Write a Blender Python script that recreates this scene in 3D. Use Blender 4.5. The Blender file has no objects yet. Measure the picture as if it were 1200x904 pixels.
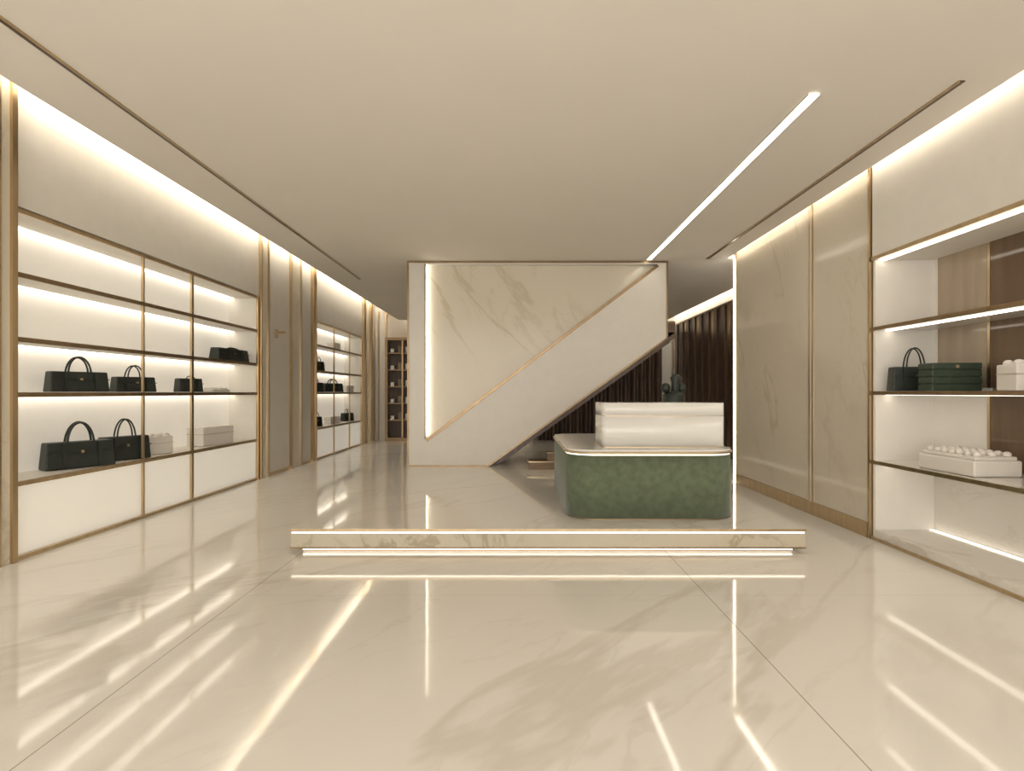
import bpy, bmesh, math, random
from mathutils import Vector, Matrix
random.seed(4)
sc = bpy.context.scene
try:
    sc.view_settings.view_transform = 'Standard'
    sc.view_settings.look = 'None'
    sc.view_settings.exposure = 0.42
except Exception as e:
    print(e)

def lin(c):
    out = []
    for v in c:
        v = v / 255.0
        out.append(v / 12.92 if v <= 0.04045 else ((v + 0.055) / 1.055) ** 2.4)
    return (out[0], out[1], out[2], 1.0)

def base_mat(name):
    m = bpy.data.materials.new(name)
    m.use_nodes = True
    nt = m.node_tree
    return m, nt, nt.nodes['Principled BSDF']

def plain(name, col, rough=0.5, metal=0.0, spec=0.5, noise=0.06, nscale=6.0, bump=0.0, bscale=200, sheen=0.0, stretch=None, em=0.0):
    m, nt, b = base_mat(name)
    c = lin(col)
    tc = nt.nodes.new('ShaderNodeTexCoord')
    mp = nt.nodes.new('ShaderNodeMapping')
    if stretch: mp.inputs['Scale'].default_value = stretch
    nt.links.new(tc.outputs['Object'], mp.inputs[0])
    n = nt.nodes.new('ShaderNodeTexNoise')
    n.inputs['Scale'].default_value = nscale
    n.inputs['Detail'].default_value = 4
    nt.links.new(mp.outputs[0], n.inputs['Vector'])
    r = nt.nodes.new('ShaderNodeValToRGB')
    r.color_ramp.elements[0].position = 0.3
    r.color_ramp.elements[1].position = 0.7
    r.color_ramp.elements[0].color = (c[0]*(1-noise), c[1]*(1-noise), c[2]*(1-noise), 1)
    r.color_ramp.elements[1].color = (min(1, c[0]*(1+noise)), min(1, c[1]*(1+noise)), min(1, c[2]*(1+noise)), 1)
    nt.links.new(n.outputs['Fac'], r.inputs[0])
    nt.links.new(r.outputs[0], b.inputs['Base Color'])
    b.inputs['Roughness'].default_value = rough
    b.inputs['Metallic'].default_value = metal
    b.inputs['Specular IOR Level'].default_value = spec
    if em:
        b.inputs['Emission Color'].default_value = lin((255, 245, 228))
        b.inputs['Emission Strength'].default_value = em
    if sheen:
        b.inputs['Sheen Weight'].default_value = sheen
        b.inputs['Sheen Roughness'].default_value = 0.4
    if bump:
        n2 = nt.nodes.new('ShaderNodeTexNoise')
        n2.inputs['Scale'].default_value = bscale
        nt.links.new(tc.outputs['Object'], n2.inputs['Vector'])
        bp = nt.nodes.new('ShaderNodeBump')
        bp.inputs['Strength'].default_value = bump
        bp.inputs['Distance'].default_value = 0.002
        nt.links.new(n2.outputs['Fac'], bp.inputs['Height'])
        nt.links.new(bp.outputs[0], b.inputs['Normal'])
    return m

def marble(name, col, vein, rough=0.08, scale=0.6, width=0.02, amount=0.6, rot=(0.3, 0.5, 0.6), tiles=None, spec=0.5, seamcol=(150,142,128), seamamt=0.5, stretch=(1.0,0.45,1.0)):
    m, nt, b = base_mat(name)
    L = nt.links.new
    tc = nt.nodes.new('ShaderNodeTexCoord')
    mp = nt.nodes.new('ShaderNodeMapping')
    mp.inputs['Rotation'].default_value = rot
    mp2 = nt.nodes.new('ShaderNodeMapping')
    mp2.inputs['Scale'].default_value = stretch
    L(tc.outputs['Object'], mp.inputs[0])
    L(mp.outputs[0], mp2.inputs[0])
    mp = mp2
    def veins(sc_, w, dist, seedoff):
        n = nt.nodes.new('ShaderNodeTexNoise')
        n.noise_dimensions = '4D'
        n.inputs['W'].default_value = seedoff
        n.inputs['Scale'].default_value = sc_
        n.inputs['Detail'].default_value = 6
        n.inputs['Roughness'].default_value = 0.55
        n.inputs['Distortion'].default_value = dist
        L(mp.outputs[0], n.inputs['Vector'])
        s = nt.nodes.new('ShaderNodeMath'); s.operation = 'SUBTRACT'; s.inputs[1].default_value = 0.5
        L(n.outputs['Fac'], s.inputs[0])
        a = nt.nodes.new('ShaderNodeMath'); a.operation = 'ABSOLUTE'
        L(s.outputs[0], a.inputs[0])
        mr = nt.nodes.new('ShaderNodeMapRange')
        mr.interpolation_type = 'SMOOTHSTEP'
        mr.inputs['From Min'].default_value = 0.0
        mr.inputs['From Max'].default_value = w
        mr.inputs['To Min'].default_value = 1.0
        mr.inputs['To Max'].default_value = 0.0
        L(a.outputs[0], mr.inputs['Value'])
        return mr.outputs[0]
    v1 = veins(scale, width, 0.6, 1.3)
    v2 = veins(scale*2.3, width*0.6, 0.8, 7.7)
    msk = nt.nodes.new('ShaderNodeTexNoise'); msk.inputs['Scale'].default_value = scale*1.2
    L(mp.outputs[0], msk.inputs['Vector'])
    mm = nt.nodes.new('ShaderNodeMapRange'); mm.inputs['From Min'].default_value = 0.38; mm.inputs['From Max'].default_value = 0.6
    L(msk.outputs['Fac'], mm.inputs['Value'])
    h = nt.nodes.new('ShaderNodeMath'); h.operation = 'MULTIPLY'; h.inputs[1].default_value = 0.5
    L(v2, h.inputs[0])
    mx = nt.nodes.new('ShaderNodeMath'); mx.operation = 'MAXIMUM'
    L(v1, mx.inputs[0]); L(h.outputs[0], mx.inputs[1])
    mul = nt.nodes.new('ShaderNodeMath'); mul.operation = 'MULTIPLY'
    L(mx.outputs[0], mul.inputs[0]); L(mm.outputs[0], mul.inputs[1])
    am = nt.nodes.new('ShaderNodeMath'); am.operation = 'MULTIPLY'; am.inputs[1].default_value = amount
    L(mul.outputs[0], am.inputs[0])
    cl = nt.nodes.new('ShaderNodeTexNoise'); cl.inputs['Scale'].default_value = scale*1.8; cl.inputs['Detail'].default_value = 5
    L(mp.outputs[0], cl.inputs['Vector'])
    c = lin(col); v = lin(vein)
    r = nt.nodes.new('ShaderNodeValToRGB')
    r.color_ramp.elements[0].position = 0.3; r.color_ramp.elements[1].position = 0.7
    r.color_ramp.elements[0].color = tuple(c[i]*0.9+v[i]*0.1 for i in range(3)) + (1,)
    r.color_ramp.elements[1].color = c
    L(cl.outputs['Fac'], r.inputs[0])
    mix = nt.nodes.new('ShaderNodeMix'); mix.data_type = 'RGBA'
    L(am.outputs[0], mix.inputs[0]); L(r.outputs[0], mix.inputs[6]); mix.inputs[7].default_value = v
    out = mix.outputs[2]
    if tiles:
        x0, tw, y0, th, sw = tiles
        sep = nt.nodes.new('ShaderNodeSeparateXYZ'); L(tc.outputs['Object'], sep.inputs[0])
        def seam(sock, off, t):
            a = nt.nodes.new('ShaderNodeMath'); a.operation = 'ADD'; a.inputs[1].default_value = -off + t*20 + t/2
            L(sock, a.inputs[0])
            mo = nt.nodes.new('ShaderNodeMath'); mo.operation = 'MODULO'; mo.inputs[1].default_value = t
            L(a.outputs[0], mo.inputs[0])
            s = nt.nodes.new('ShaderNodeMath'); s.operation = 'SUBTRACT'; s.inputs[1].default_value = t/2
            L(mo.outputs[0], s.inputs[0])
            ab = nt.nodes.new('ShaderNodeMath'); ab.operation = 'ABSOLUTE'; L(s.outputs[0], ab.inputs[0])
            lt = nt.nodes.new('ShaderNodeMath'); lt.operation = 'LESS_THAN'; lt.inputs[1].default_value = sw
            L(ab.outputs[0], lt.inputs[0])
            return lt.outputs[0]
        sx = seam(sep.outputs[0], x0, tw); sy = seam(sep.outputs[1], y0, th)
        sy2 = nt.nodes.new('ShaderNodeMath'); sy2.operation = 'MULTIPLY'; sy2.inputs[1].default_value = 0.3; L(sy, sy2.inputs[0])
        m2 = nt.nodes.new('ShaderNodeMath'); m2.operation = 'MAXIMUM'; L(sx, m2.inputs[0]); L(sy2.outputs[0], m2.inputs[1])
        m3 = nt.nodes.new('ShaderNodeMath'); m3.operation = 'MULTIPLY'; m3.inputs[1].default_value = seamamt; L(m2.outputs[0], m3.inputs[0])
        mix2 = nt.nodes.new('ShaderNodeMix'); mix2.data_type = 'RGBA'
        L(m3.outputs[0], mix2.inputs[0]); L(out, mix2.inputs[6]); mix2.inputs[7].default_value = lin(seamcol)
        out = mix2.outputs[2]
    L(out, b.inputs['Base Color'])
    b.inputs['Roughness'].default_value = rough
    b.inputs['Specular IOR Level'].default_value = spec
    return m

def emit(name, col, strength):
    m, nt, b = base_mat(name)
    b.inputs['Base Color'].default_value = lin(col)
    b.inputs['Emission Color'].default_value = lin(col)
    b.inputs['Emission Strength'].default_value = strength
    return m

M = {}
M['floor'] = marble('marble_floor', (220,216,208), (168,156,136), rough=0.06, scale=0.5, width=0.022, amount=0.3, rot=(0,0,0.75), stretch=(1,0.3,1), tiles=(1.36,3.3,3.9,3.5,0.0035), spec=0.5, seamamt=0.7, seamcol=(130,120,106))
M['plat'] = marble('marble_platform', (222,218,210), (172,158,138), rough=0.05, scale=0.8, width=0.02, amount=0.3)
M['cream'] = marble('marble_cream', (224,216,198), (184,164,132), rough=0.15, scale=0.8, width=0.02, amount=0.38, rot=(0.0,0.6,0.0), stretch=(1,1,0.3), spec=0.4)
M['cream2'] = marble('marble_cream_wall', (214,205,188), (178,162,136), rough=0.13, scale=0.8, width=0.018, amount=0.4, rot=(0.5,0.0,0.0), stretch=(1,1,0.3), spec=0.4)
M['wmarble'] = marble('marble_white', (226,221,213), (172,158,138), rough=0.1, scale=1.0, width=0.02, amount=0.4, rot=(0.4,0.9,0.3))
M['pmarble'] = marble('marble_plinth_face', (196,187,168), (150,134,108), rough=0.12, scale=1.4, width=0.025, amount=0.6, rot=(0.1,0.9,0.1))
M['ceil'] = plain('plaster_ceiling', (228,222,212), 0.85, noise=0.015, nscale=1.0)
M['white'] = plain('lacquer_warm_white', (222,217,208), 0.35, noise=0.02)
M['wall'] = plain('plaster_wall', (222,217,208), 0.6, noise=0.02)
M['niche'] = plain('niche_white', (230,226,218), 0.5, noise=0.02)
M['nback'] = plain('niche_back_glow', (230,226,218), 0.5, noise=0.02, em=0.2)  # shelf light on the back panel put in as weak emission, no lamp behind
M['nback2'] = plain('niche_side_panel', (226,221,213), 0.3, noise=0.02, em=0.04)  # faint emission added to brighten the niche panel; it is no lamp
M['brass'] = plain('brushed_brass', (198,176,142), 0.28, metal=1.0, noise=0.10, nscale=14, stretch=(1,1,0.1))
M['brassd'] = plain('satin_bronze', (152,130,102), 0.33, metal=0.95, noise=0.12, nscale=10)
M['brown'] = plain('walnut_brown', (84,66,54), 0.3, noise=0.35, nscale=5, stretch=(6,6,0.4))
M['brownl'] = plain('walnut_light', (130,108,86), 0.4, noise=0.25, nscale=5, stretch=(0.5,4,4))
M['taupe'] = plain('taupe_glass_panel', (168,152,130), 0.08, noise=0.10, nscale=3, stretch=(4,4,0.3))
M['glassd'] = plain('smoked_brown_glass', (112,92,74), 0.06, noise=0.12, nscale=3, stretch=(4,4,0.3))
M['green'] = plain('green_velvet', (98,108,86), 0.85, noise=0.16, nscale=14, bump=0.4, bscale=120, sheen=0.3, spec=0.2)
M['leather'] = plain('green_leather', (36,43,38), 0.45, noise=0.15, nscale=20, bump=0.2, bscale=300)
M['leather2'] = plain('green_leather_case', (54,68,55), 0.45, noise=0.15, nscale=20, bump=0.2, bscale=300)
M['wleather'] = plain('cream_leather', (226,221,214), 0.5, noise=0.03)
M['acry'] = plain('white_acrylic', (228,226,220), 0.12, noise=0.01)
LC = (255, 246, 230)
M['led'] = emit('led_warm', LC, 6)
M['ledp'] = emit('led_platform', LC, 2.4)
M['leds'] = emit('led_strip_shelf', LC, 2.3)
M['ledg'] = emit('led_strip_partition', LC, 7)
M['ledn'] = emit('led_strip_niche', LC, 1.5)
M['ledc'] = emit('led_cove', LC, 17)
M['back'] = emit('emissive_front_panel', (250,245,234), 0.18)  # bright look of the lower panel put in as even emission
M['ledt'] = emit('led_counter_trim', LC, 0.8)

class B:
    def __init__(s, name):
        s.name = name; s.bm = bmesh.new(); s.mats = []
    def mi(s, k):
        if k not in s.mats: s.mats.append(k)
        return s.mats.index(k)
    def box(s, k, x0, x1, y0, y1, z0, z1, bev=0.0, seg=2):
        f0 = set(s.bm.faces)
        vs = [s.bm.verts.new((x, y, z)) for z in (z0, z1) for y in (y0, y1) for x in (x0, x1)]
        idx = [(0,2,3,1),(4,5,7,6),(0,1,5,4),(2,6,7,3),(0,4,6,2),(1,3,7,5)]
        fs = [s.bm.faces.new([vs[i] for i in f]) for f in idx]
        if bev > 0:
            es = set(e for f in fs for e in f.edges)
            bmesh.ops.bevel(s.bm, geom=list(es), offset=bev, segments=seg, profile=0.5, affect='EDGES')
        m = s.mi(k)
        for f in s.bm.faces:
            if f not in f0: f.material_index = m
    def prism(s, k, pts, axis, a0, a1, smooth=False):
        def P(p, a):
            return {'y': (p[0], a, p[1]), 'z': (p[0], p[1], a), 'x': (a, p[0], p[1])}[axis]
        v0 = [s.bm.verts.new(P(p, a0)) for p in pts]
        v1 = [s.bm.verts.new(P(p, a1)) for p in pts]
        m = s.mi(k); n = len(pts); fs = []
        fs.append(s.bm.faces.new(v0)); fs.append(s.bm.faces.new(v1[::-1]))
        for i in range(n):
            f = s.bm.faces.new([v0[i], v1[i], v1[(i+1)%n], v0[(i+1)%n]])
            f.smooth = smooth; fs.append(f)
        for f in fs: f.material_index = m
        bmesh.ops.recalc_face_normals(s.bm, faces=fs)
    def tube(s, k, path, r, seg=8, closed=False):
        m = s.mi(k); rings = []
        n = len(path); path = [Vector(p) for p in path]
        for i, p in enumerate(path):
            if closed: t = path[(i+1)%n] - path[i-1]
            else: t = path[min(i+1, n-1)] - path[max(i-1, 0)]
            t.normalize()
            up = Vector((0,0,1)) if abs(t.z) < 0.95 else Vector((0,1,0))
            if abs(t.dot(Vector((0,1,0)))) < 0.2: up = Vector((0,1,0))
            a = t.cross(up).normalized(); b = t.cross(a).normalized()
            rings.append([s.bm.verts.new(p + a*math.cos(2*math.pi*j/seg)*r + b*math.sin(2*math.pi*j/seg)*r) for j in range(seg)])
        for i in range(n if closed else n-1):
            A = rings[i]; C = rings[(i+1)%n]
            for j in range(seg):
                f = s.bm.faces.new([A[j], A[(j+1)%seg], C[(j+1)%seg], C[j]]); f.material_index = m; f.smooth = True
        if not closed:
            for rg in (rings[0], rings[-1]):
                f = s.bm.faces.new(rg); f.material_index = m
    def lathe(s, k, prof, cx, cy, seg=20, sx=1, sy=1):
        m = s.mi(k); rings = []
        for r, z in prof:
            rings.append([s.bm.verts.new((cx+math.cos(2*math.pi*j/seg)*r*sx, cy+math.sin(2*math.pi*j/seg)*r*sy, z)) for j in range(seg)])
        for A, C in zip(rings, rings[1:]):
            for j in range(seg):
                f = s.bm.faces.new([A[j], A[(j+1)%seg], C[(j+1)%seg], C[j]]); f.material_index = m; f.smooth = True
        for rg in (rings[0], rings[-1]):
            f = s.bm.faces.new(rg); f.material_index = m
    def ball(s, k, c, r, sz=(1,1,1)):
        f0 = set(s.bm.faces)
        bmesh.ops.create_uvsphere(s.bm, u_segments=16, v_segments=10, radius=r, matrix=Matrix.Translation(c) @ Matrix.Diagonal((sz[0], sz[1], sz[2], 1)))
        m = s.mi(k)
        for f in s.bm.faces:
            if f not in f0: f.material_index = m; f.smooth = True
    def done(s, loc=None, rotz=0):
        me = bpy.data.meshes.new(s.name)
        bmesh.ops.recalc_face_normals(s.bm, faces=s.bm.faces)
        s.bm.to_mesh(me); s.bm.free()
        for k in s.mats: me.materials.append(M[k])
        o = bpy.data.objects.new(s.name, me)
        sc.collection.objects.link(o)
        if loc: o.location = loc
        o.rotation_euler[2] = rotz
        return o

H = 1.45
XL, XR = -4.3, 3.52
ZC = 3.61
YN, YB = -2.0, 16.6
b = B('floor'); b.box('floor', -5.2, 5.2, YN, YB+0.2, -0.1, 0.0); b.done()
b = B('ceiling')
b.box('ceil', -3.51, 3.40, YN, 8.8, ZC, ZC+0.06)
b.box('ceil', -3.51, 4.5, 8.8, YB-0.25, ZC, ZC+0.06)
b.box('ceil', -5.0, 5.0, YN, YB+0.2, 4.34, 4.42)
b.done()
for (x, y0, y1, nm) in ((-2.98, YN, 10.4, 1), (3.09, 3.78, 8.8, 2)):
    b = B('ceiling_slot_trim' if nm == 1 else 'ceiling_slot_trim.001')
    b.box('brown', x-0.018, x+0.018, y0, y1, ZC-0.008, ZC)
    b.box('brass', x-0.028 if x > 0 else x+0.018, x-0.018 if x > 0 else x+0.028, y0, y1, ZC-0.014, ZC)
    b.done()
b = B('linear_ceiling_light')
b.box('led', 2.15-0.036, 2.15+0.036, 3.95, 8.85, ZC-0.012, ZC)
b.box('white', 2.15-0.044, 2.15-0.036, 3.94, 8.86, ZC-0.014, ZC)
b.box('white', 2.15+0.036, 2.15+0.044, 3.94, 8.86, ZC-0.014, ZC)
b.done()

# ---------------- left wall
ND = 0.5
def wallbox(name, mat, *a):
    b = B(name); b.box(mat, *a); return b.done()
wallbox('wall_left', 'wall', -5.0, XL-ND, YN, YB, 0, 4.34)
wallbox('wall_left_front', 'wall', XL-ND, XL, YN, 4.40, 0, 4.34)
wallbox('wall_left_upper', 'wall', XL-ND, XL, 4.40, 9.12, 3.06, 4.34)
wallbox('wall_left_middle', 'wall', XL-ND, XL, 9.12, 11.69, 0, 4.34)
wallbox('wall_left_upper_rear', 'wall', XL-ND, XL, 11.69, 15.2, 3.0, 4.34)
wallbox('wall_left_rear', 'cream2', XL-ND, XL, 15.2, YB, 0, 4.34)
def pil(name, y0, y1, k='brass', p=0.05, e=0.035):
    b = B(name)
    b.box('brass', XL, XL+p, y0, y0+e, 0, 4.2)
    b.box('brass', XL, XL+p, y1-e, y1, 0, 4.2)
    b.box(k, XL, XL+p*0.5, y0+e, y1-e, 0, 4.2)
    b.done()
pil('trim_1', 4.46, 4.66, 'cream', e=0.05)
pil('trim_2', 9.12, 9.42, 'cream')
pil('trim_3', 10.35, 10.85, 'cream')
pil('trim_4', 11.42, 11.66, 'brassd')
pil('trim_5', 15.25, 15.5, 'brassd')
pil('trim_6', 16.0, 16.2, 'brassd')
b = B('baseboard_left')
b.box('brass', XL, XL+0.02, 9.43, 10.34, 0, 0.05)
b.box('brass', XL, XL+0.02, 10.86, 11.41, 0, 0.05)
b.done()

def shelving(name, y0, y1, divs, zs, ztop):
    b = B(name)
    xf, xb = XL, XL-ND+0.01
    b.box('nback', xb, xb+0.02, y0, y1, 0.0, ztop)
    b.box('niche', xb+0.02, xf-0.02, y1-0.03, y1, 0.0, ztop)
    b.box('niche', xb+0.02, xf-0.02, y0, y0+0.03, 0.0, ztop)
    b.box('brass', xf-0.02, xf+0.012, y0, y1, ztop-0.035, ztop)
    b.box('brass', xf-0.02, xf+0.012, y0, y1, 0.0, 0.035)
    b.box('brass', xf-0.02, xf+0.012, y0, y0+0.025, 0.035, ztop-0.035)
    b.box('brass', xf-0.02, xf+0.012, y1-0.025, y1, 0.035, ztop-0.035)
    b.box('niche', xb+0.02, xf-0.02, y0+0.03, y1-0.03, ztop-0.03, ztop)
    b.box('leds', xb+0.03, xb+0.11, y0+0.04, y1-0.04, ztop-0.040, ztop-0.031)
    for i, z in enumerate(zs):
        last = i == len(zs)-1
        b.box('niche', xb+0.02, xf-0.012, y0+0.03, y1-0.03, z-0.035, z)
        b.box('brass' if last else 'brassd', xf-0.012, xf+0.01, y0+0.025, y1-0.025, z-0.042, z)
        if not last:
            b.box('leds', xb+0.03, xb+0.11, y0+0.04, y1-0.04, z-0.044, z-0.036)
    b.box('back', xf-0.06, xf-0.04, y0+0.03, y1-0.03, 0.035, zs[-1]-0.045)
    for d, w in divs:
        b.box('brass', xf-0.02, xf+0.008, d-w, d+w, 0.035, ztop-0.035)
    return b.done()
shelving('display_shelving', 4.67, 9.09, [(6.3, 0.011), (7.25, 0.022)], [2.49, 1.93, 1.45, 0.68], 3.04)
shelving('display_shelving.001', 11.72, 15.18, [(12.9, 0.015), (14.1, 0.015)], [2.49, 1.93, 1.45, 0.68], 2.98)
b = B('wall_shelf_bracket')
b.box('brass', XL, XL+0.16, 9.75, 9.80, 2.50, 2.54)
b.box('brass', XL, XL+0.02, 9.73, 9.82, 2.42, 2.58)
b.done()
b = B('cove_light')
b.box('ledc', -4.24, -4.16, YN, YB-0.3, 4.25, 4.28)
b.box('white', -4.26, -4.12, YN, YB-0.3, 4.28, 4.34)
b.box('white', -4.12, -4.10, YN, YB-0.3, 4.06, 4.34)  # unseen lip, added to block the LED from the floor reflection
b.done()

# ---------------- right wall
NX = 4.14
wallbox('wall_right_upper', 'wall', XR, NX, YN, 5.40, 2.79, 4.34)
wallbox('wall_right', 'wall', NX, 4.6, YN, 5.42, 0, 4.34)
wallbox('wall_right_front', 'wall', XR, NX, YN, 2.4, 0, 2.78)
wallbox('wall_right_middle', 'wall', XR+0.03, 4.6, 5.42, 8.76, 0, 4.34)
b = B('marble_wall_panel')
for (y0, y1) in ((5.46, 6.47), (6.56, 8.70)):
    b.box('cream2', XR, XR+0.03, y0, y1, 0.15, 4.2)
b.box('brass', XR-0.01, XR+0.03, 6.47, 6.56, 0.15, 4.2)
b.box('cream2', XR-0.014, XR-0.01, 6.50, 6.53, 0.15, 4.2)
b.box('brass', XR-0.02, XR+0.03, 5.415, 5.44, 0.0, 4.2)
b.box('brass', XR-0.01, XR+0.03, 8.70, 8.755, 0.0, 4.2)
b.done()
b = B('baseboard_right')
b.box('brass', XR-0.02, XR+0.03, 5.45, 8.70, 0.0, 0.15)
b.done()
b = B('vertical_led_light')
b.box('led', XR-0.022, XR+0.02, 8.765, 8.80, 0.0, ZC-0.02)
b.done()
b = B('cove_light.001')
b.box('ledc', 3.47, 3.515, YN, 8.74, 3.74, 3.755)
b.box('white', 3.46, 3.515, YN, 8.74, 3.755, 3.79)
b.done()
b = B('display_niche')
y0, y1 = 2.42, 5.40
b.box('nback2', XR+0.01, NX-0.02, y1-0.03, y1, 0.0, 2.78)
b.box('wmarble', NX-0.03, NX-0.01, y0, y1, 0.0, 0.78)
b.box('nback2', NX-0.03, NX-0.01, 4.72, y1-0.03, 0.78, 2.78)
b.box('taupe', NX-0.02, NX-0.01, y0, 4.72, 0.78, 2.78)
yy = 5.3
pat = [('taupe', 0.55), ('brass', 0.03), ('glassd', 0.34), ('brass', 0.03), ('glassd', 0.34), ('brass', 0.03), ('taupe', 0.5)]
i = 0
while yy > 3.0:
    k, w = pat[i % len(pat)]
    b.box(k, NX-0.05, NX-0.02, yy-w, yy, 1.49, 2.76)
    if yy < 4.75: b.box(k, NX-0.05, NX-0.02, yy-w, yy, 0.8, 1.42)
    yy -= w + 0.004; i += 1
b.box('niche', XR+0.02, NX-0.03, y0, y1-0.03, 2.75, 2.78)
b.box('brass', XR-0.012, XR+0.02, y0, y1, 2.75, 2.785)
b.box('leds', XR+0.03, XR+0.10, y0, y1-0.05, 2.74, 2.749)
for z, k in ((2.09, 'brassd'), (1.46, 'brassd'), (0.78, 'brass')):
    b.box('wmarble', XR+0.01, NX-0.06, y0, y1-0.03, z-0.03, z)
    b.box(k, XR-0.012, XR+0.01, y0, y1-0.01, z-0.034, z)
    b.box('leds' if z > 1 else 'ledn', XR+0.10, XR+0.17, y0, y1-0.05, z-0.038, z-0.031)
b.box('wmarble', XR+0.02, NX-0.05, y0, y1-0.03, 0.0, 0.10)
b.box('brass', XR-0.012, XR+0.02, y0, y1, 0.0, 0.03)
b.box('wmarble', XR, XR+0.02, y0, y1-0.03, 0.03, 0.10)
b.box('ledn', NX-0.09, NX-0.055, y0, y1-0.05, 0.102, 0.108)
b.done()

# ---------------- far right side room
wallbox('wall_right_rear', 'wall', 4.78, 5.0, 8.8, YB, 0, 4.34)
b = B('slatted_wall_panel')
yy = 8.9
i = 0
while yy < YB-0.4:
    b.box('brown' if i % 4 else 'brass', 4.72-0.03*(i % 2), 4.775, yy, yy+0.2, 0, 3.42)
    b.box('brassd', 4.73, 4.775, yy+0.2, yy+0.26, 0, 3.42)
    yy += 0.26; i += 1
b.box('brassd', 4.68, 4.775, 8.85, YB-0.3, 3.42, 3.46)
b.done()
b = B('cove_light.002')
b.box('ledc', 4.62, 4.68, 8.9, YB-0.3, 3.86, 3.88)
b.box('white', 4.6, 4.77, 8.9, YB-0.3, 3.88, 3.91)
b.done()
wallbox('wall_back', 'wall', -5.0, 5.0, YB, YB+0.2, 0, 4.34)
b = B('cove_light.003')
b.box('ledc', -3.5, 4.5, YB-0.08, YB-0.03, 3.86, 3.88)
b.done()
b = B('trim_7')
for x in (-4.2, -3.98):
    b.box('brass', x, x+0.05, YB-0.05, YB, 0, 3.9)
b.done()
b = B('glass_cabinet')
x0, x1 = -3.9, -2.6
yf = YB-0.4
b.box('brown', x0, x1, YB-0.05, YB-0.01, 0, 3.0)
b.box('brassd', x0, x0+0.08, yf, YB-0.05, 0, 3.0)
b.box('brassd', x1-0.08, x1, yf, YB-0.05, 0, 3.0)
b.box('brassd', x0, x1, yf, YB-0.01, 3.0, 3.08)
b.box('brassd', x0+0.08, x1-0.08, yf, YB-0.05, 0, 0.1)
b.box('brass', x0+0.5, x0+0.54, yf, yf+0.04, 0.1, 3.0)
for z in (0.6, 1.1, 1.6, 2.1, 2.6):
    b.box('brassd', x0+0.08, x1-0.08, yf+0.05, YB-0.05, z, z+0.03)
    for k in range(5):
        xx = x0+0.15+k*0.22
        b.box('brownl' if k % 2 else 'wleather', xx, xx+0.1, yf+0.1, yf+0.25, z+0.03, z+0.03+0.12+0.06*((k*3) % 4)/2)
b.done()
# brown pleated curtain along the rear wall
b = B('curtain')
pts_f, pts_b = [], []
N = 240
for i in range(N+1):
    x = 0.5 + 3.9*i/N
    y = YB-0.16 + 0.07*math.sin(x*2*math.pi/0.24) + 0.02*math.sin(x*17.0)
    pts_f.append((x, y)); pts_b.append((x, YB-0.02))
m_ = b.mi('brown')
lo = [b.bm.verts.new((p[0], p[1], 0.01)) for p in pts_f]
hi = [b.bm.verts.new((p[0], p[1], 3.25)) for p in pts_f]
for i in range(N):
    f = b.bm.faces.new([lo[i], lo[i+1], hi[i+1], hi[i]]); f.material_index = m_; f.smooth = True
b.box('brassd', 0.45, 4.45, YB-0.26, YB-0.02, 3.25, 3.29)
b.done()

# ---------------- platform
PX0, PX1, PY0, PY1 = -2.02, 2.59, 4.88, 10.6
PZ = 0.23
b = B('marble_platform')
b.box('plat', PX0, PX1, PY0, PY1, 0.205, PZ)
b.box('brass', PX0-0.004, PX1+0.004, PY0-0.004, PY0, 0.205, 0.229)
b.box('ledp', PX0+0.010, PX1-0.010, PY0+0.008, PY0+0.03, 0.188, 0.205)
b.box('ledp', PX0+0.012, PX0+0.03, PY0+0.03, PY1, 0.188, 0.205)
b.box('ledp', PX1-0.03, PX1-0.012, PY0+0.03, PY1, 0.188, 0.205)
b.box('pmarble', PX0+0.004, PX1-0.004, PY0+0.004, PY1, 0.065, 0.188)
b.box('brassd', PX0, PX1, PY0, PY1, 0.052, 0.065)
b.box('brassd', PX0+0.1, PX1-0.1, PY0+0.1, PY1-0.1, 0.0, 0.052)
b.box('ledp', PX0+0.08, PX1-0.08, PY0+0.085, PY0+0.10, 0.016, 0.034)
b.done()

# ---------------- stair panel
YP = 8.97
b = B('staircase_partition')
TH = 0.18
x0, x1 = -1.79, 2.49
zt = ZC-0.004
PB = PZ+0.002
A0 = (-1.485, 0.68)
A1 = (-1.485, zt-0.05)
A2 = (2.31, zt-0.05)
B0 = (-0.45, PB)
B1 = (x1, 2.33)
b.prism('white', [(x0, PB), (A0[0], PB), (A0[0], zt), (x0, zt)], 'y', YP, YP+TH)
b.prism('white', [(A0[0], PB), B0, B1, (x1, zt-0.05), A2, A0], 'y', YP, YP+TH)
b.prism('white', [(A0[0], zt-0.05), (x1, zt-0.05), (x1, zt), (A0[0], zt)], 'y', YP, YP+TH)
b.prism('cream', [A0, A2, A1], 'y', YP+0.10, YP+TH-0.01)
b.box('ledg', A0[0]+0.001, A0[0]+0.012, YP+0.05, YP+0.07, A0[1]+0.05, A1[1])
def strip(b, k, p, q, w, ya, yb):
    d = Vector((q[0]-p[0], q[1]-p[1])); d.normalize(); n = Vector((-d.y, d.x))*w
    b.prism(k, [p, q, (q[0]+n.x, q[1]+n.y), (p[0]+n.x, p[1]+n.y)], 'y', ya, yb)
yb_ = YP-0.012
strip(b, 'brassd', (x0, PB), (x0, zt), -0.026, yb_, YP)
strip(b, 'brassd', (x1, B1[1]), (x1, zt), 0.026, yb_, YP)
strip(b, 'brassd', (x0+0.026, zt), (x1-0.026, zt), -0.03, yb_, YP)
strip(b, 'brassd', (x0+0.026, PB), B0, 0.022, yb_, YP)
strip(b, 'brassd', A0, A2, -0.05, yb_, YP+0.1)
strip(b, 'brassd', A0, A1, 0.022, yb_, YP)
strip(b, 'brassd', B0, B1, 0.028, yb_, YP)
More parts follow.
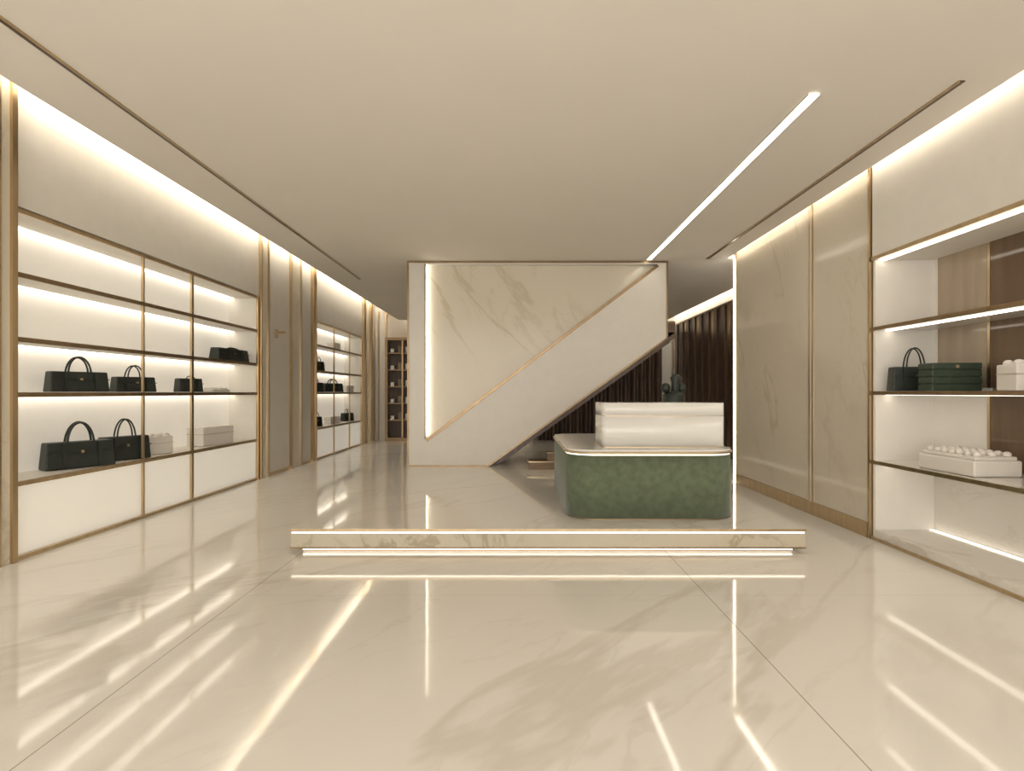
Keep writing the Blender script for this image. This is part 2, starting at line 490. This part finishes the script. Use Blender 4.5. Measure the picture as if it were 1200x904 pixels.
Bs = (B0[0]+0.14, B0[1]+0.10)
strip(b, 'brown', Bs, B1, -0.07, YP+0.01, YP+TH)
b.done()
slope = (B1[1]-B0[1])/(B1[0]-B0[0])
b = B('staircase')
dx = 0.26; rise = dx*slope
xs = B0[0]
ya, yb2 = YP+TH+0.02, YP+1.4
for i in range(12):
    xa = xs+i*dx; zb = PB+(i+1)*rise
    b.box('brown', xa, xa+dx, ya, yb2, zb, zb+rise-0.03)
    b.box('brownl', xa-0.02, xa+dx, ya, yb2, zb+rise-0.03, zb+rise)
xe = xs+12*dx
b.prism('brown', [(xs+0.12, PB), (xe, PB+(xe-xs-0.12)*slope), (xe, PB+(xe-xs)*slope), (xs, PB)], 'y', ya, yb2)
b.done()
b = B('display_steps')
for i in range(3):
    b.box('brownl', 0.20+i*0.3, 1.7, YP-0.35+0.12*i, YP-0.04, PB+i*0.13, PB+(i+1)*0.13-0.02)
    b.box('brass', 0.19+i*0.3, 1.71, YP-0.36+0.12*i, YP-0.04, PB+(i+1)*0.13-0.02, PB+(i+1)*0.13)
b.done()

# ---------------- counter
def rrect(x0, x1, y0, y1, r, seg=10):
    pts = []
    for cx, cy, a0 in ((x1-r, y0+r, -90), (x1-r, y1-r, 0), (x0+r, y1-r, 90), (x0+r, y0+r, 180)):
        for j in range(seg+1):
            a = math.radians(a0+90*j/seg)
            pts.append((cx+math.cos(a)*r, cy+math.sin(a)*r))
    return pts
b = B('reception_counter')
cx0, cx1, cy0, cy1 = 0.49, 2.13, 5.2, 7.3
b.prism('brassd', rrect(cx0+0.03, cx1-0.03, cy0+0.03, cy1-0.03, 0.25), 'z', PZ, PZ+0.015)
b.prism('green', rrect(cx0, cx1, cy0, cy1, 0.28), 'z', PZ+0.015, 0.845, smooth=True)
b.prism('ledt', rrect(cx0+0.008, cx1-0.008, cy0+0.008, cy1-0.008, 0.272), 'z', 0.845, 0.862)
b.prism('brass', rrect(cx0-0.012, cx1+0.012, cy0-0.012, cy1+0.012, 0.29), 'z', 0.862, 0.880, smooth=True)
b.prism('acry', rrect(cx0, cx1, cy0, cy1, 0.28), 'z', 0.880, 0.90, smooth=True)
b.done()
b = B('display_case')
dx0, dx1, dy0, dy1 = 0.86, 2.09, 5.46, 5.98
b.prism('acry', rrect(dx0, dx1, dy0, dy1, 0.05), 'z', 0.905, 1.21, smooth=True)
b.prism('brass', rrect(dx0+0.004, dx1-0.004, dy0+0.004, dy1-0.004, 0.048), 'z', 1.21, 1.215)
b.prism('acry', rrect(dx0, dx1, dy0, dy1, 0.05), 'z', 1.215, 1.345, smooth=True)
b.prism('brass', rrect(dx0-0.003, dx1+0.003, dy0-0.003, dy1+0.003, 0.05), 'z', 0.900, 0.905)
b.done()
b = B('green_vase')
cx, cy = 1.83, 6.35
b.lathe('leather', [(0.07,0.9),(0.11,0.94),(0.13,1.05),(0.11,1.2),(0.13,1.32),(0.125,1.42),(0.08,1.46)], cx, cy)
b.lathe('leather', [(0.03,1.40),(0.05,1.46),(0.045,1.56),(0.06,1.62),(0.035,1.66)], cx+0.02, cy)
b.ball('leather', (cx-0.10, cy-0.02, 1.50), 0.055, (1,1,1.1))
b.ball('leather', (cx+0.10, cy+0.02, 1.50), 0.05, (1,1,1.2))
b.done()

# ---------------- handbags
def handbag(w, h, d, hh, loc, rot, k='leather', handles=2, name='handbag'):
    b = B(name)
    b.box(k, -w/2, w/2, -d/2, d/2, 0.004, h, bev=min(0.012, d*0.15))
    for v in b.bm.verts:
        t = v.co.z/h
        v.co.x *= 1 - 0.06*t; v.co.y *= 1 - 0.25*t
    b.box(k, -w*0.49, w*0.49, -d/2*1.0-0.003, -d*0.30, h*0.60, h*0.64)
    b.box(k, -w*0.28, -w*0.23, -d/2-0.004, -d*0.30, 0.01, h*0.95)
    b.box(k, w*0.23, w*0.28, -d/2-0.004, -d*0.30, 0.01, h*0.95)
    b.box('brass', -0.012, 0.012, -d/2-0.006, -d*0.35, h*0.58, h*0.68)
    for s in range(handles):
        y = (-0.3 if s == 0 else 0.3)*d
        x_off = 0.0 if s == 0 else w*0.03
        path = []
        r = w*0.19
        for j in range(17):
            a = math.pi*j/16
            path.append((x_off-math.cos(a)*r, y*(1-0.2*math.sin(a)), h*0.9+math.sin(a)*hh))
        b.tube(k, path, max(0.007, w*0.018), 8)
    return b.done(loc, rot)
S4, S5, S3 = 1.45, 0.68, 1.93
handbag(0.52, 0.21, 0.17, 0.17, (-4.50, 5.60, S4), math.radians(62))
handbag(0.44, 0.18, 0.17, 0.15, (-4.50, 6.42, S4), math.radians(62))
handbag(0.34, 0.19, 0.15, 0.05, (-4.50, 7.50, S4), math.radians(65), handles=1)
handbag(0.80, 0.20, 0.18, 0.03, (-4.50, 8.58, S3), math.radians(85), handles=1)
handbag(0.60, 0.27, 0.19, 0.22, (-4.49, 5.60, S5), math.radians(60))
handbag(0.50, 0.27, 0.17, 0.22, (-4.48, 6.24, S5), math.radians(62))
def whitebox(name, w, h, d, loc, rot, bumps=0):
    b = B(name)
    b.box('wleather', -w/2, w/2, -d/2, d/2, 0.002, h, bev=0.01)
    b.box('brass', -w/2-0.002, w/2+0.002, -d/2-0.002, d/2+0.002, h*0.62, h*0.645)
    for i in range(bumps):
        for j in range(2):
            b.ball('wleather', (-w/2+w*(i+0.5)/bumps, -d/4+d/2*j, h+0.01), w/bumps*0.33, (1,1,0.8))
    return b.done(loc, rot)
whitebox('gift_box', 0.34, 0.22, 0.20, (-4.50, 6.80, S5), math.radians(72), 3)
whitebox('storage_box', 0.66, 0.27, 0.26, (-4.50, 8.05, S5), math.radians(82))
whitebox('jewellery_tray', 0.42, 0.04, 0.18, (-4.48, 8.15, S4), math.radians(85), 5)
for (y, z, w, k) in ((12.2, S4, 0.5, 0), (13.4, S4, 0.7, 0), (12.3, S5, 0.3, 0), (13.4, S5, 0.4, 1), (12.4, S3, 0.35, 0), (14.6, S4, 0.35, 1), (13.5, 2.49, 0.3, 1), (14.6, S5, 0.4, 0)):
    if k == 0: handbag(w, 0.22, 0.16, 0.12, (-4.52, y, z), math.radians(70))
    else: whitebox('gift_box', w, 0.18, 0.2, (-4.52, y, z), math.radians(75))

handbag(0.40, 0.23, 0.16, 0.20, (3.75, 5.16, 1.46), math.radians(-12))
b = B('leather_case')
for i in range(4):
    b.box('leather2', -0.20, 0.20, -0.10, 0.10, 0.002+i*0.062, 0.058+i*0.062, bev=0.008)
b.box('leather2', -0.19, 0.19, -0.09, 0.09, 0.01, 0.24)
b.box('brass', -0.012, 0.012, -0.106, -0.098, 0.20, 0.225)
b.done((3.79, 4.78, 1.46), math.radians(-6))
whitebox('gift_box', 0.30, 0.20, 0.22, (3.83, 4.08, 1.46), math.radians(-10), 3)
b = B('cushion_tray')
b.box('wleather', -0.19, 0.19, -0.30, 0.30, 0.002, 0.13, bev=0.012)
b.box('wleather', -0.17, 0.17, -0.28, 0.28, 0.13, 0.16, bev=0.01)
for i in range(7):
    for j in range(3):
        b.ball('wleather', (-0.12+0.12*j, -0.24+i*0.08, 0.175), 0.03, (1,1,0.8))
b.done((3.78, 4.58, 0.78), 0)

w = bpy.data.worlds.new('World'); sc.world = w; w.use_nodes = True
w.node_tree.nodes['Background'].inputs[0].default_value = (1.0, 0.94, 0.86, 1)
w.node_tree.nodes['Background'].inputs[1].default_value = 2.4

cam = bpy.data.cameras.new('Camera')
cam.sensor_width = 36; cam.sensor_fit = 'HORIZONTAL'; cam.lens = 640/1200*36
cam.shift_x = -5/1200; cam.shift_y = 8/1200
co = bpy.data.objects.new('Camera', cam)
co.location = (0, 0, H); co.rotation_euler = (math.radians(90), 0, 0)
sc.collection.objects.link(co); sc.camera = co
